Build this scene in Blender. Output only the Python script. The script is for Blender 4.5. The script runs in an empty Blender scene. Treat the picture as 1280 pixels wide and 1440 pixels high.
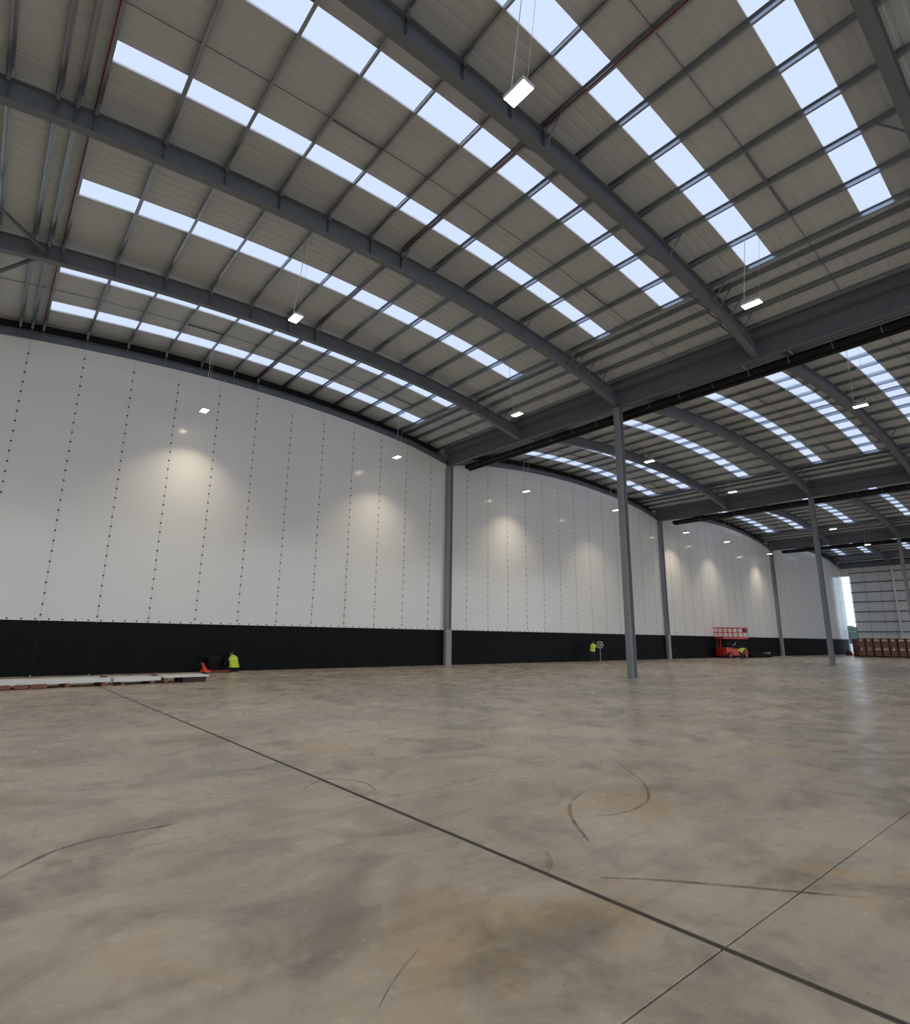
import bpy, bmesh, math, random
from mathutils import Vector, Matrix
random.seed(7)
scene = bpy.context.scene
COL = scene.collection

# ------------------------------------------------------------------ camera, sky, exposure
CAM_H = 1.844
F_PX = 787.3
PITCH, YAW, ROLL = math.radians(12.69), math.radians(40.14), math.radians(0.69)
cam_data = bpy.data.cameras.new('camera')
cam_data.sensor_fit = 'HORIZONTAL'
cam_data.sensor_width = 36.0
cam_data.lens = F_PX / 1280 * 36.0
cam_data.clip_start, cam_data.clip_end = 0.05, 600
cam = bpy.data.objects.new('camera', cam_data)
COL.objects.link(cam)
_f = Vector((math.sin(YAW) * math.cos(PITCH), math.cos(YAW) * math.cos(PITCH), math.sin(PITCH)))
_r = Vector((math.cos(YAW), -math.sin(YAW), 0))
_u = _r.cross(_f)
_r2 = math.cos(ROLL) * _r + math.sin(ROLL) * _u
_u2 = -math.sin(ROLL) * _r + math.cos(ROLL) * _u
_m = Matrix((_r2, _u2, -_f)).transposed().to_4x4()
_m.translation = Vector((0, 0, CAM_H))
cam.matrix_world = _m
scene.camera = cam

PANE_COL, PANE_STR = (0.62, 0.73, 1.0), 1.08
LAMP_STR = 16.0          # visible diffuser
LAMP_W = 90.0          # beam of each high-bay fitting
world = bpy.data.worlds.new('overcast_sky')
scene.world = world
world.use_nodes = True
_bg = world.node_tree.nodes['Background']
_bg.inputs['Color'].default_value = (0.86, 0.93, 1.0, 1)
_bg.inputs['Strength'].default_value = 1.9
scene.view_settings.view_transform = 'Standard'
scene.view_settings.look = 'None'
scene.view_settings.exposure = 0.0
scene.view_settings.gamma = 1.0
scene.view_settings.use_curve_mapping = False
scene.cycles.use_denoising = True
scene.cycles.max_bounces = 10
scene.cycles.diffuse_bounces = 8
scene.cycles.glossy_bounces = 4
scene.cycles.transparent_max_bounces = 12
scene.cycles.sample_clamp_indirect = 6.0
scene.cycles.caustics_reflective = False
scene.cycles.caustics_refractive = False

# ------------------------------------------------------------------ materials
MATS = {}
def new_mat(name):
    m = bpy.data.materials.new(name); m.use_nodes = True
    nt = m.node_tree
    return m, nt, nt.nodes['Principled BSDF'], nt.nodes['Material Output']

def plain(name, col, rough=0.5, metal=0.0, vary=0.08, scale=3.0, bump=0.0, spec=0.5):
    """painted / moulded surface: colour with gentle procedural wear"""
    m, nt, b, out = new_mat(name)
    N, L = nt.nodes, nt.links
    tc = N.new('ShaderNodeTexCoord')
    no = N.new('ShaderNodeTexNoise'); no.inputs['Scale'].default_value = scale; no.inputs['Detail'].default_value = 4
    L.new(tc.outputs['Object'], no.inputs['Vector'])
    mx = N.new('ShaderNodeMix'); mx.data_type = 'RGBA'
    mx.inputs[6].default_value = (*[c * (1 - vary) for c in col], 1)
    mx.inputs[7].default_value = (*[min(1, c * (1 + vary)) for c in col], 1)
    L.new(no.outputs['Fac'], mx.inputs[0]); L.new(mx.outputs[2], b.inputs['Base Color'])
    b.inputs['Roughness'].default_value = rough; b.inputs['Metallic'].default_value = metal
    b.inputs['Specular IOR Level'].default_value = spec
    if bump:
        bp = N.new('ShaderNodeBump'); bp.inputs['Strength'].default_value = bump; bp.inputs['Distance'].default_value = 0.01
        L.new(no.outputs['Fac'], bp.inputs['Height']); L.new(bp.outputs[0], b.inputs['Normal'])
    MATS[name] = m
    return m

plain('steel', (0.165, 0.185, 0.22), 0.5, 0.0, 0.12, 1.5)
plain('column_steel', (0.27, 0.29, 0.315), 0.45, 0.0, 0.08, 1.0)
plain('casing', (0.33, 0.345, 0.36), 0.45, 0.0, 0.06, 1.0)
plain('purlin', (0.38, 0.42, 0.47), 0.28, 0.95, 0.10, 1.2)
plain('gutter_steel', (0.20, 0.22, 0.235), 0.5, 0.2)
plain('shadow_fill', (0.012, 0.013, 0.016), 0.8)
plain('pipe_black', (0.006, 0.007, 0.010), 0.45, spec=0.25)
plain('galv', (0.55, 0.56, 0.57), 0.35, 0.6)
plain('red_paint', (0.20, 0.015, 0.022), 0.5)
plain('lift_red', (0.62, 0.035, 0.025), 0.4)
plain('orange_red', (0.75, 0.07, 0.03), 0.4)
plain('kerb', (0.90, 0.90, 0.87), 0.6)
plain('fixing', (0.05, 0.045, 0.035), 0.6)
plain('joint_tape', (0.60, 0.59, 0.56), 0.6)
plain('kick_joint', (0.014, 0.015, 0.018), 0.7, spec=0.2)
plain('joint_dark', (0.035, 0.037, 0.042), 0.7)
plain('joint_filler', (0.085, 0.07, 0.06), 0.7)
plain('rubber', (0.015, 0.015, 0.016), 0.7)
plain('wood', (0.24, 0.10, 0.075), 0.75, 0, 0.25, 6)
plain('panel_sheet', (0.80, 0.80, 0.78), 0.4)
plain('vest', (0.55, 0.75, 0.03), 0.6)
plain('reflective', (0.72, 0.74, 0.72), 0.35)
plain('trousers', (0.035, 0.038, 0.05), 0.8)
plain('skin', (0.45, 0.26, 0.19), 0.6)
plain('hair', (0.03, 0.022, 0.018), 0.7)
plain('carton', (0.27, 0.14, 0.10), 0.8, 0, 0.15, 2.5)
plain('paper', (0.80, 0.78, 0.76), 0.7)
plain('pallet_dark', (0.06, 0.035, 0.03), 0.8)
plain('bin_dark', (0.006, 0.007, 0.008), 0.6, spec=0.2)
plain('grey_bin', (0.02, 0.022, 0.023), 0.6, spec=0.2)
plain('grey_machine', (0.45, 0.47, 0.48), 0.35, 0.4)
plain('housing', (0.70, 0.70, 0.69), 0.4)
plain('hedge', (0.035, 0.075, 0.06), 0.9, 0, 0.5, 1.2)
plain('apron', (0.50, 0.52, 0.54), 0.8)
plain('asphalt', (0.20, 0.20, 0.20), 0.85)
plain('white_fence', (0.80, 0.83, 0.88), 0.6)
plain('wind_post', (0.85, 0.85, 0.83), 0.5)
plain('rail_dark', (0.11, 0.115, 0.12), 0.5)
plain('cladding', (0.80, 0.80, 0.80), 0.5, 0, 0.04, 0.6)
plain('shell', (0.62, 0.62, 0.61), 0.6)

def wall_white():
    m, nt, b, out = new_mat('wall_white'); N, L = nt.nodes, nt.links
    g = N.new('ShaderNodeNewGeometry')
    no = N.new('ShaderNodeTexNoise'); no.inputs['Scale'].default_value = 0.35; no.inputs['Detail'].default_value = 2
    L.new(g.outputs['Position'], no.inputs['Vector'])
    mx = N.new('ShaderNodeMix'); mx.data_type = 'RGBA'
    mx.inputs[6].default_value = (0.80, 0.787, 0.765, 1); mx.inputs[7].default_value = (0.85, 0.84, 0.822, 1)
    L.new(no.outputs['Fac'], mx.inputs[0]); L.new(mx.outputs[2], b.inputs['Base Color'])
    b.inputs['Roughness'].default_value = 0.14
    b.inputs['Specular IOR Level'].default_value = 0.5
    bp = N.new('ShaderNodeBump'); bp.inputs['Strength'].default_value = 0.25; bp.inputs['Distance'].default_value = 0.05
    L.new(no.outputs['Fac'], bp.inputs['Height']); L.new(bp.outputs[0], b.inputs['Normal'])
    MATS['wall_white'] = m
wall_white()
plain('wall_black', (0.0045, 0.005, 0.007), 0.5, 0, 0.2, 0.8, spec=0.12)

def roof_sheet_mat():
    m, nt, b, out = new_mat('roof_sheet'); N, L = nt.nodes, nt.links
    g = N.new('ShaderNodeNewGeometry')
    mp = N.new('ShaderNodeMapping'); mp.inputs['Scale'].default_value = (0.25, 2.0, 1)
    L.new(g.outputs['Position'], mp.inputs['Vector'])
    no = N.new('ShaderNodeTexNoise'); no.inputs['Scale'].default_value = 1.0; no.inputs['Detail'].default_value = 3
    L.new(mp.outputs[0], no.inputs['Vector'])
    mx = N.new('ShaderNodeMix'); mx.data_type = 'RGBA'
    mx.inputs[6].default_value = (0.53, 0.565, 0.60, 1); mx.inputs[7].default_value = (0.60, 0.635, 0.67, 1)
    L.new(no.outputs['Fac'], mx.inputs[0]); L.new(mx.outputs[2], b.inputs['Base Color'])
    b.inputs['Roughness'].default_value = 0.55
    MATS['roof_sheet'] = m
roof_sheet_mat()

def emit(name, col, strength):
    m = bpy.data.materials.new(name); m.use_nodes = True
    nt = m.node_tree; nt.nodes.clear()
    e = nt.nodes.new('ShaderNodeEmission'); o = nt.nodes.new('ShaderNodeOutputMaterial')
    e.inputs['Color'].default_value = (*col, 1); e.inputs['Strength'].default_value = strength
    nt.links.new(e.outputs[0], o.inputs['Surface'])
    MATS[name] = m
emit('rooflight_pane', PANE_COL, PANE_STR)
emit('lamp_diffuser', (1.0, 0.87, 0.66), LAMP_STR)

def glass_mat():
    m = bpy.data.materials.new('clear_pane'); m.use_nodes = True
    nt = m.node_tree; nt.nodes.clear(); N = nt.nodes
    t = N.new('ShaderNodeBsdfTransparent'); t.inputs[0].default_value = (0.9, 0.96, 1, 1)
    g = N.new('ShaderNodeBsdfGlossy'); g.inputs['Roughness'].default_value = 0.05
    mx = N.new('ShaderNodeMixShader'); mx.inputs[0].default_value = 0.06
    o = N.new('ShaderNodeOutputMaterial')
    nt.links.new(t.outputs[0], mx.inputs[1]); nt.links.new(g.outputs[0], mx.inputs[2]); nt.links.new(mx.outputs[0], o.inputs[0])
    MATS['clear_pane'] = m
glass_mat()

def concrete():
    m, nt, b, out = new_mat('polished_concrete'); N, L = nt.nodes, nt.links
    g = N.new('ShaderNodeNewGeometry')
    def noise(scale, detail, mscale=(1, 1, 1), rough=0.55, dist=0.0, off=(0, 0, 0), rz=0.0):
        mp = N.new('ShaderNodeMapping'); mp.inputs['Scale'].default_value = mscale; mp.inputs['Location'].default_value = off
        mp.inputs['Rotation'].default_value = (0, 0, rz)
        n = N.new('ShaderNodeTexNoise'); n.inputs['Scale'].default_value = scale; n.inputs['Detail'].default_value = detail
        n.inputs['Roughness'].default_value = rough; n.inputs['Distortion'].default_value = dist
        L.new(g.outputs['Position'], mp.inputs['Vector']); L.new(mp.outputs[0], n.inputs['Vector'])
        return n
    def ramp(src, stops):
        r = N.new('ShaderNodeValToRGB')
        el = r.color_ramp.elements
        el[0].position, el[0].color = stops[0][0], (*stops[0][1], 1)
        el[1].position, el[1].color = stops[-1][0], (*stops[-1][1], 1)
        for p, c in stops[1:-1]:
            e = el.new(p); e.color = (*c, 1)
        L.new(src.outputs['Fac'], r.inputs['Fac'])
        return r
    def mul(a, bb, fac=1.0):
        mx = N.new('ShaderNodeMix'); mx.data_type = 'RGBA'; mx.blend_type = 'MULTIPLY'; mx.inputs[0].default_value = fac
        L.new(a, mx.inputs[6]); L.new(bb, mx.inputs[7]); return mx.outputs[2]
    base = ramp(noise(0.22, 5, rough=0.6, dist=0.6), [(0.30, (0.42, 0.37, 0.30)), (0.5, (0.52, 0.455, 0.37)), (0.68, (0.60, 0.53, 0.44))])
    blot = ramp(noise(0.75, 6, rough=0.65, dist=1.2, off=(3, 7, 0)), [(0.34, (0.58, 0.585, 0.58)), (0.52, (1, 1, 1)), (0.70, (1.10, 1.06, 0.97))])
    streak = ramp(noise(1.0, 5, (0.35, 2.6, 1), 0.6, 0.8, rz=0.35), [(0.33, (0.80, 0.79, 0.78)), (0.5, (1, 1, 1)), (0.8, (1.04, 1.03, 1.0))])
    fine = ramp(noise(9.0, 6, rough=0.7), [(0.3, (0.90, 0.90, 0.90)), (0.7, (1.06, 1.06, 1.06))])
    rust = ramp(noise(0.5, 4, rough=0.6, dist=0.8, off=(11, 2, 0)), [(0.56, (1, 1, 1)), (0.72, (1.0, 0.84, 0.62))])
    c = mul(base.outputs[0], blot.outputs[0], 0.9)
    c = mul(c, streak.outputs[0], 0.8); c = mul(c, fine.outputs[0], 0.9); c = mul(c, rust.outputs[0], 0.8)
    L.new(c, b.inputs['Base Color'])
    rn = noise(0.9, 5, rough=0.65, off=(5, 1, 0))
    rr = N.new('ShaderNodeMapRange'); rr.inputs['From Min'].default_value = 0.3; rr.inputs['From Max'].default_value = 0.7
    rr.inputs['To Min'].default_value = 0.20; rr.inputs['To Max'].default_value = 0.36
    L.new(rn.outputs['Fac'], rr.inputs['Value']); L.new(rr.outputs[0], b.inputs['Roughness'])
    b.inputs['Specular IOR Level'].default_value = 0.26
    bp = N.new('ShaderNodeBump'); bp.inputs['Strength'].default_value = 0.05; bp.inputs['Distance'].default_value = 0.01
    bn = noise(2.0, 4)
    L.new(bn.outputs['Fac'], bp.inputs['Height']); L.new(bp.outputs[0], b.inputs['Normal'])
    MATS['polished_concrete'] = m
concrete()

def tyre_mark_mat():
    m = bpy.data.materials.new('tyre_mark'); m.use_nodes = True
    nt = m.node_tree; N, L = nt.nodes, nt.links
    b = N['Principled BSDF']; b.inputs['Base Color'].default_value = (0.06, 0.05, 0.045, 1); b.inputs['Roughness'].default_value = 0.5
    g = N.new('ShaderNodeNewGeometry'); n = N.new('ShaderNodeTexNoise'); n.inputs['Scale'].default_value = 5; n.inputs['Detail'].default_value = 5
    L.new(g.outputs['Position'], n.inputs['Vector'])
    mr = N.new('ShaderNodeMapRange'); mr.inputs['From Min'].default_value = 0.35; mr.inputs['From Max'].default_value = 0.65
    mr.inputs['To Min'].default_value = 0.05; mr.inputs['To Max'].default_value = 0.45
    L.new(n.outputs['Fac'], mr.inputs['Value']); L.new(mr.outputs[0], b.inputs['Alpha'])
    MATS['tyre_mark'] = m
tyre_mark_mat()

# ------------------------------------------------------------------ mesh helpers
class MB:
    """collects simple shapes into one mesh"""
    def __init__(self): self.v, self.f = [], []
    def quad(self, a, b, c, d):
        n = len(self.v); self.v += [tuple(a), tuple(b), tuple(c), tuple(d)]; self.f.append((n, n + 1, n + 2, n + 3)); return self
    def box(self, x0, x1, y0, y1, z0, z1, M=None):
        n = len(self.v)
        p = [(x0, y0, z0), (x1, y0, z0), (x1, y1, z0), (x0, y1, z0), (x0, y0, z1), (x1, y0, z1), (x1, y1, z1), (x0, y1, z1)]
        if M is not None: p = [tuple(M @ Vector(q)) for q in p]
        self.v += p
        self.f += [tuple(n + i for i in q) for q in ((0, 3, 2, 1), (4, 5, 6, 7), (0, 1, 5, 4), (1, 2, 6, 5), (2, 3, 7, 6), (3, 0, 4, 7))]
        return self
    def tube(self, a, b, r, n=8, r2=None, cap=True):
        a, b = Vector(a), Vector(b); d = (b - a).normalized()
        s = d.orthogonal().normalized(); t = d.cross(s)
        r2 = r if r2 is None else r2
        k = len(self.v)
        for P, R in ((a, r), (b, r2)):
            for i in range(n):
                w = 2 * math.pi * i / n
                self.v.append(tuple(P + R * (math.cos(w) * s + math.sin(w) * t)))
        for i in range(n):
            j = (i + 1) % n
            self.f.append((k + i, k + j, k + n + j, k + n + i))
        if cap:
            self.f.append(tuple(k + i for i in reversed(range(n)))); self.f.append(tuple(k + n + i for i in range(n)))
        return self
    def path(self, pts, r, n=6):
        for a, b in zip(pts, pts[1:]): self.tube(a, b, r, n)
        return self
    def prism(self, prof, path_fn, params, closed=True):
        """sweep a 2-D profile: path_fn(param, (u,v)) -> xyz"""
        k = len(self.v); n = len(prof)
        for t in params:
            for uv in prof: self.v.append(tuple(path_fn(t, uv)))
        m = len(params)
        for i in range(m - 1):
            for j in range(n if closed else n - 1):
                jj = (j + 1) % n
                self.f.append((k + i * n + j, k + i * n + jj, k + (i + 1) * n + jj, k + (i + 1) * n + j))
        if closed:
            self.f.append(tuple(k + j for j in reversed(range(n)))); self.f.append(tuple(k + (m - 1) * n + j for j in range(n)))
        return self
    def mesh(self, name, mat, smooth=False):
        me = bpy.data.meshes.new(name); me.from_pydata(self.v, [], self.f); me.update()
        bm = bmesh.new(); bm.from_mesh(me); bmesh.ops.recalc_face_normals(bm, faces=bm.faces); bm.to_mesh(me); bm.free()
        me.materials.append(MATS[mat])
        if smooth:
            for p in me.polygons: p.use_smooth = True
        return me

def put(name, me, parent=None, loc=(0, 0, 0), rz=0.0):
    o = bpy.data.objects.new(name, me); COL.objects.link(o)
    if parent is not None: o.parent = parent
    o.location = loc; o.rotation_euler = (0, 0, rz)
    return o
def build(mb, name, mat, parent=None, loc=(0, 0, 0), rz=0.0, smooth=False):
    return put(name, mb.mesh(name, mat, smooth), parent, loc, rz)
def thing(name, label, cat, loc=(0, 0, 0), rz=0.0, group=None):
    o = put(name, None, None, loc, rz); o['label'] = label; o['category'] = cat
    if group: o['group'] = group
    return o
def tag(o, label, cat, group=None):
    o['label'] = label; o['category'] = cat
    if group: o['group'] = group
    return o
def struct(name, label=None, me=None, cat=None):
    o = put(name, me); o['kind'] = 'structure'
    if label: o['label'] = label
    if cat: o['category'] = cat
    return o
ORD = ['first', 'second', 'third', 'fourth', 'fifth', 'sixth', 'seventh', 'eighth', 'ninth', 'tenth']

# ------------------------------------------------------------------ building grid
D = 31.24            # white wall plane
X0 = 25.62           # first valley line
S = 29.6             # vault span
B = 7.393            # frame spacing
KA = 0.006284        # roof curvature
ZB, ZP, ZS = 16.02, 16.77, 16.99    # rafter underside, purlin underside, sheet (at the crown)
YF = D - 8 * B       # rear end of what is built, left open for added fill daylight
SPANS = [-1, 0, 1, 2, 3]             # vault i runs from X0+(i-1)S to X0+iS
XA = lambda i: X0 + (i - 0.5) * S
XEND = X0 + 3 * S
XLEFT = X0 - 2 * S
YR = [D - k * B for k in range(9)]
def drop(dx): return KA * dx * dx
def rafter_bottom(dx):
    a = abs(dx); z = ZB - 0.0060 * a * a
    if a > 11.6: z -= 0.20 * ((a - 11.6) / 3.2)
    return z
PURL = [-13.6, -12.2, -11.17, -10.72, -10.3, -8.54, -6.76, -4.97, -3.15, -1.37, 0.05, 1.69, 3.47, 5.24, 6.99, 8.82, 10.42, 10.95, 11.82, 12.9, 14.0]
STRIPS = [(28.75, 29.70), (25.17, 26.10), (19.72, 20.65), (13.98, 14.70), (10.25, 11.20), (6.55, 7.50), (2.80, 3.72), (-0.9, 0.05), (-4.6, -3.65), (-8.3, -7.35), (-12.0, -11.05), (-15.7, -14.75), (-19.4, -18.45), (-23.1, -22.15), (-26.8, -25.85)]

# ------------------------------------------------------------------ floor
floor = struct('floor', 'polished beige-grey concrete warehouse floor')
build(MB().box(XLEFT, XEND + 0.3, YF, D + 0.4, -0.3, -0.03), 'slab_bed', 'joint_filler', floor)
xj = [XLEFT, XLEFT + 14, 3.84, 33.44, 63.0, 92.6, XEND + 0.3]
yj = [YF] + [1.93 + 4.07 * k for k in range(-7, 8)] + [D + 0.4]
for i in range(len(xj) - 1):
    for j in range(len(yj) - 1):
        gx0 = 0.028 if xj[i] == 3.84 else 0.004
        gx1 = 0.028 if xj[i + 1] == 3.84 else 0.004
        mb = MB(); a, b_, c, d = xj[i] + gx0, xj[i + 1] - gx1, yj[j] + 0.006, yj[j + 1] - 0.006
        e = 0.002
        n = 0
        mb.v = [(a, c, -0.03), (b_, c, -0.03), (b_, d, -0.03), (a, d, -0.03), (a, c, -e), (b_, c, -e), (b_, d, -e), (a, d, -e),
                (a + e, c + e, 0), (b_ - e, c + e, 0), (b_ - e, d - e, 0), (a + e, d - e, 0)]
        mb.f = [(0, 1, 5, 4), (1, 2, 6, 5), (2, 3, 7, 6), (3, 0, 4, 7), (4, 5, 9, 8), (5, 6, 10, 9), (6, 7, 11, 10), (7, 4, 8, 11), (8, 9, 10, 11)]
        build(mb, 'slab', 'polished_concrete', floor)
mb = MB().box(3.815, 3.836, YF, D, -0.03, -0.001).box(3.844, 3.865, YF, D, -0.03, -0.001)
build(mb, 'joint_strip', 'joint_filler', floor)['label'] = 'dark steel-edged floor joint'

def tyre(pts, w):
    mb = MB(); P = []
    for k in range(len(pts) - 1):      # Catmull-Rom
        p0 = Vector(pts[max(0, k - 1)]); p1 = Vector(pts[k]); p2 = Vector(pts[k + 1]); p3 = Vector(pts[min(len(pts) - 1, k + 2)])
        for s in range(8):
            t = s / 8
            P.append(0.5 * ((2 * p1) + (p2 - p0) * t + (2 * p0 - 5 * p1 + 4 * p2 - p3) * t * t + (3 * p1 - p0 - 3 * p2 + p3) * t ** 3))
    P.append(Vector(pts[-1]))
    L, R = [], []
    for k, p in enumerate(P):
        d = (P[min(k + 1, len(P) - 1)] - P[max(k - 1, 0)]).normalized(); n = Vector((-d.y, d.x))
        ww = w * (0.4 + 0.6 * math.sin(math.pi * (k + 0.5) / len(P)))
        L.append(p + n * ww / 2); R.append(p - n * ww / 2)
    for k in range(len(P) - 1):
        mb.quad((*L[k], 0.0012), (*R[k], 0.0012), (*R[k + 1], 0.0012), (*L[k + 1], 0.0012))
    o = build(mb, 'tyre_mark', 'tyre_mark', floor); return o
tyre([(8.22, 5.76), (7.6, 5.05), (7.17, 4.54), (6.4, 4.0), (5.68, 3.92), (5.18, 4.16)], 0.035)
tyre([(6.08, 4.70), (5.6, 4.5), (5.18, 4.16), (4.71, 3.58)], 0.045)
tyre([(4.12, 3.04), (4.52, 2.63), (5.07, 1.95), (5.35, 1.6)], 0.05)
tyre([(3.86, 3.36), (4.05, 3.5), (4.19, 3.65)], 0.06)
tyre([(2.37, 3.1), (2.1, 2.95), (1.87, 2.78)], 0.012)
tyre([(0.35, 5.75), (0.6, 6.1), (0.97, 6.41), (1.56, 6.48), (2.3, 6.45)], 0.05)
tyre([(3.4, 6.9), (3.9, 7.2), (4.2, 6.8), (4.1, 6.3)], 0.04)

# ------------------------------------------------------------------ white wall with black kick band
wall = struct('wall_back', 'tall white panelled partition wall with a black band along its foot')
BAND = 2.4
fix, fix_black, joints_m = MB(), MB(), MB()
def disc(mb, x, y, z, r, t=0.014):
    k = len(mb.v); n = 6
    for yy in (y, y - t):
        for q in range(n):
            w = 2 * math.pi * q / n; mb.v.append((x + r * math.cos(w), yy, z + r * math.sin(w)))
    mb.f.append(tuple(k + n + q for q in range(n)))
    for q in range(n): mb.f.append((k + q, k + (q + 1) % n, k + n + (q + 1) % n, k + n + q))
def wall_top(x):
    i = math.floor((x - X0) / S) + 1
    return rafter_bottom(x - XA(i)) - 0.01
for i in [0, 1, 2, 3]:
    xl, xr = X0 + (i - 1) * S, X0 + i * S
    edges = [xl + 0.001] + [xl + 1.93 + 2.17 * k for k in range(13)] + [xr - 0.001]
    for a, b_ in zip(edges, edges[1:]):
        pa, pb = a + 0.006, b_ - 0.006
        mb = MB(); n = 5
        top = [(pa + (pb - pa) * t / n) for t in range(n + 1)]
        k = 0
        for yy in (D, D + 0.06):
            mb.v += [(pa, yy, BAND + 0.004), (pb, yy, BAND + 0.004)] + [(x, yy, wall_top(x)) for x in reversed(top)]
        m = n + 3
        mb.f = [tuple(range(m)), tuple(reversed(range(m, 2 * m)))] + [(q, (q + 1) % m, m + (q + 1) % m, m + q) for q in range(m)]
        build(mb, 'wall_panel', 'wall_white', wall)
        build(MB().box(pa, pb, D - 0.02, D + 0.04, 0.0, BAND), 'kick_panel', 'wall_black', wall)
    for x in edges[1:-1]:
        zt = wall_top(x)
        joints_m.box(x - 0.012, x + 0.012, D - 0.004, D + 0.03, BAND, zt)
        z = BAND + 0.24
        while z < zt - 0.45:
            disc(fix, x + random.uniform(-.008, .008), D - 0.004, z, 0.046); z += 0.478
        for k in range(5): disc(fix_black, x, D - 0.02, 0.22 + 0.5 * k, 0.032)
        fix_black.box(x - 0.012, x + 0.012, D - 0.024, D + 0.0, 0.05, BAND - 0.05)
    x = xl + 0.6
    while x < xr - 0.4:
        disc(fix, x, D - 0.0, BAND + 0.055, 0.042); x += 0.5
build(joints_m, 'joint_seal', 'joint_tape', wall)['kind'] = 'stuff'
o = build(fix, 'fixing_heads', 'fixing', wall); o['kind'] = 'stuff'; o['label'] = 'rows of small dark fixing heads'
o = build(fix_black, 'kick_fixings', 'kick_joint', wall); o['kind'] = 'stuff'
build(MB().box(XLEFT, X0 - S, D, D + 0.06, 0, 14.5), 'wall_panel', 'wall_white', wall)
# lining painted near-black as the shadow above the gable rafters, closing the wall up to the roof sheet
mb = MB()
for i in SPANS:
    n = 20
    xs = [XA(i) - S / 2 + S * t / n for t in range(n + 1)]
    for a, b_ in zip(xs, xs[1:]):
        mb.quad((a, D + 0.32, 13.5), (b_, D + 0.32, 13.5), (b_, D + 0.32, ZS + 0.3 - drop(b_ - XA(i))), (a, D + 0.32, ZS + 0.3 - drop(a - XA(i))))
build(mb, 'gable_lining', 'shadow_fill', wall)

# ------------------------------------------------------------------ ceiling: sheets, purlins, rooflights, sag rods
ceiling = struct('ceiling', 'grey ribbed metal roof of parallel shallow vaults with strip rooflights')
def rib_profile(y0, y1):
    """trapezoidal ribs along the slope"""
    pts = []; pitch = 0.3333
    y = y0; pts.append((y0, 0))
    k = math.ceil(y0 / pitch)
    while k * pitch + 0.13 < y1:
        a = k * pitch
        if a > y0 + 0.01:
            pts += [(a, 0), (a + 0.03, 0.014), (a + 0.10, 0.014), (a + 0.13, 0)]
        k += 1
    pts.append((y1, 0)); return pts
def sheet_into(mb, y0, y1, d0, d1):
    prof = rib_profile(y0, y1); n = max(2, int(abs(d1 - d0) / 1.5))
    mb.prism(prof, lambda dx, uv: (dx, uv[0], ZS - drop(dx) + uv[1]), [d0 + (d1 - d0) * t / n for t in range(n + 1)], closed=False)
RL0, RL1 = -10.24, 10.42
DE = S / 2 - 0.50
sheet_meshes, kerb_meshes, pane_meshes = [], [], []
for k in range(8):
    y1, y0 = YR[k] + (0.35 if k == 0 else 0), YR[k + 1]
    st = sorted([s for s in STRIPS if y0 < s[0] < y1])
    mb = MB()
    sheet_into(mb, y0, y1, -DE, RL0); sheet_into(mb, y0, y1, RL1, DE)
    c = y0
    for s in st + [(y1, y1)]:
        if s[0] - c > 0.02: sheet_into(mb, c, s[0], RL0, RL1)
        c = s[1]
    sheet_meshes.append(mb.mesh('roof_sheet', 'roof_sheet'))
for s in STRIPS:
    mb = MB(); n = 14; ps = [RL0 + (RL1 - RL0) * t / n for t in range(n + 1)]
    for yy, w in ((s[0], 0.012), (s[1], -0.012)):
        y_a, y_b = min(yy, yy + w), max(yy, yy + w)
        mb.prism([(y_a, -0.015), (y_b, -0.015), (y_b, 0.07), (y_a, 0.07)], lambda dx, uv: (dx, uv[0], ZS - drop(dx) + uv[1]), ps)
    for dx in (RL0, RL1):
        z = ZS - drop(dx); w = 0.012 if dx < 0 else -0.012
        mb.box(min(dx, dx + w), max(dx, dx + w), s[0], s[1], z - 0.015, z + 0.07)
    kerb_meshes.append(mb.mesh('rooflight_kerb', 'kerb'))
    cell = [RL0] + [p for p in PURL if RL0 < p < RL1 - 0.1] + [RL1]
    row = []
    for a, b_ in zip(cell, cell[1:]):
        pm = MB(); q = [a + 0.02 + (b_ - a - 0.04) * t / 2 for t in range(3)]
        pm.prism([(s[0] + 0.012, 0.045), (s[1] - 0.012, 0.045), (s[1] - 0.012, 0.055), (s[0] + 0.012, 0.055)], lambda dx, uv: (dx, uv[0], ZS - drop(dx) + uv[1]), q)
        row.append(pm.mesh('pane', 'rooflight_pane'))
    # glazing bars over the purlins
    gb = MB()
    for p in cell[1:-1]:
        z = ZS - drop(p); gb.box(p - 0.018, p + 0.018, s[0], s[1], z + 0.03, z + 0.06)
    pane_meshes.append((row, gb.mesh('glazing_bars', 'kerb')))
def purlin_mesh(dx, y0, y1):
    z = ZP - drop(dx); h = 0.215; f = 0.07; t = 0.012; sg = 1 if dx >= 0 else -1
    mb = MB()
    z += 0.035; h -= 0.035
    mb.box(-t / 2, t / 2, y0, y1, z, z + h)
    mb.box(min(0, sg * f), max(0, sg * f), y0, y1, z, z + t)
    mb.box(min(0, -sg * f), max(0, -sg * f), y0, y1, z + h - t, z + h)
    mb.box(*sorted((sg * f, sg * (f - t))), y0, y1, z, z + 0.025)
    return mb.mesh('purlin', 'purlin')
pm = [purlin_mesh(dx, YF, D + 0.3) for dx in PURL]
for i in SPANS:
    xa = XA(i)
    for me in sheet_meshes: put('roof_sheet', me, ceiling, (xa, 0, 0))
    for s, km, (row, gb) in zip(STRIPS, kerb_meshes, pane_meshes):
        k = put('rooflight', km, ceiling, (xa, 0, 0))
        for me in row: put('pane', me, k)
        put('glazing_bars', gb, k)
    if i >= 0:
        for dx, me in zip(PURL, pm): put('purlin', me, ceiling, (xa + dx, 0, 0))
rod = MB(); n = 40
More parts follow.
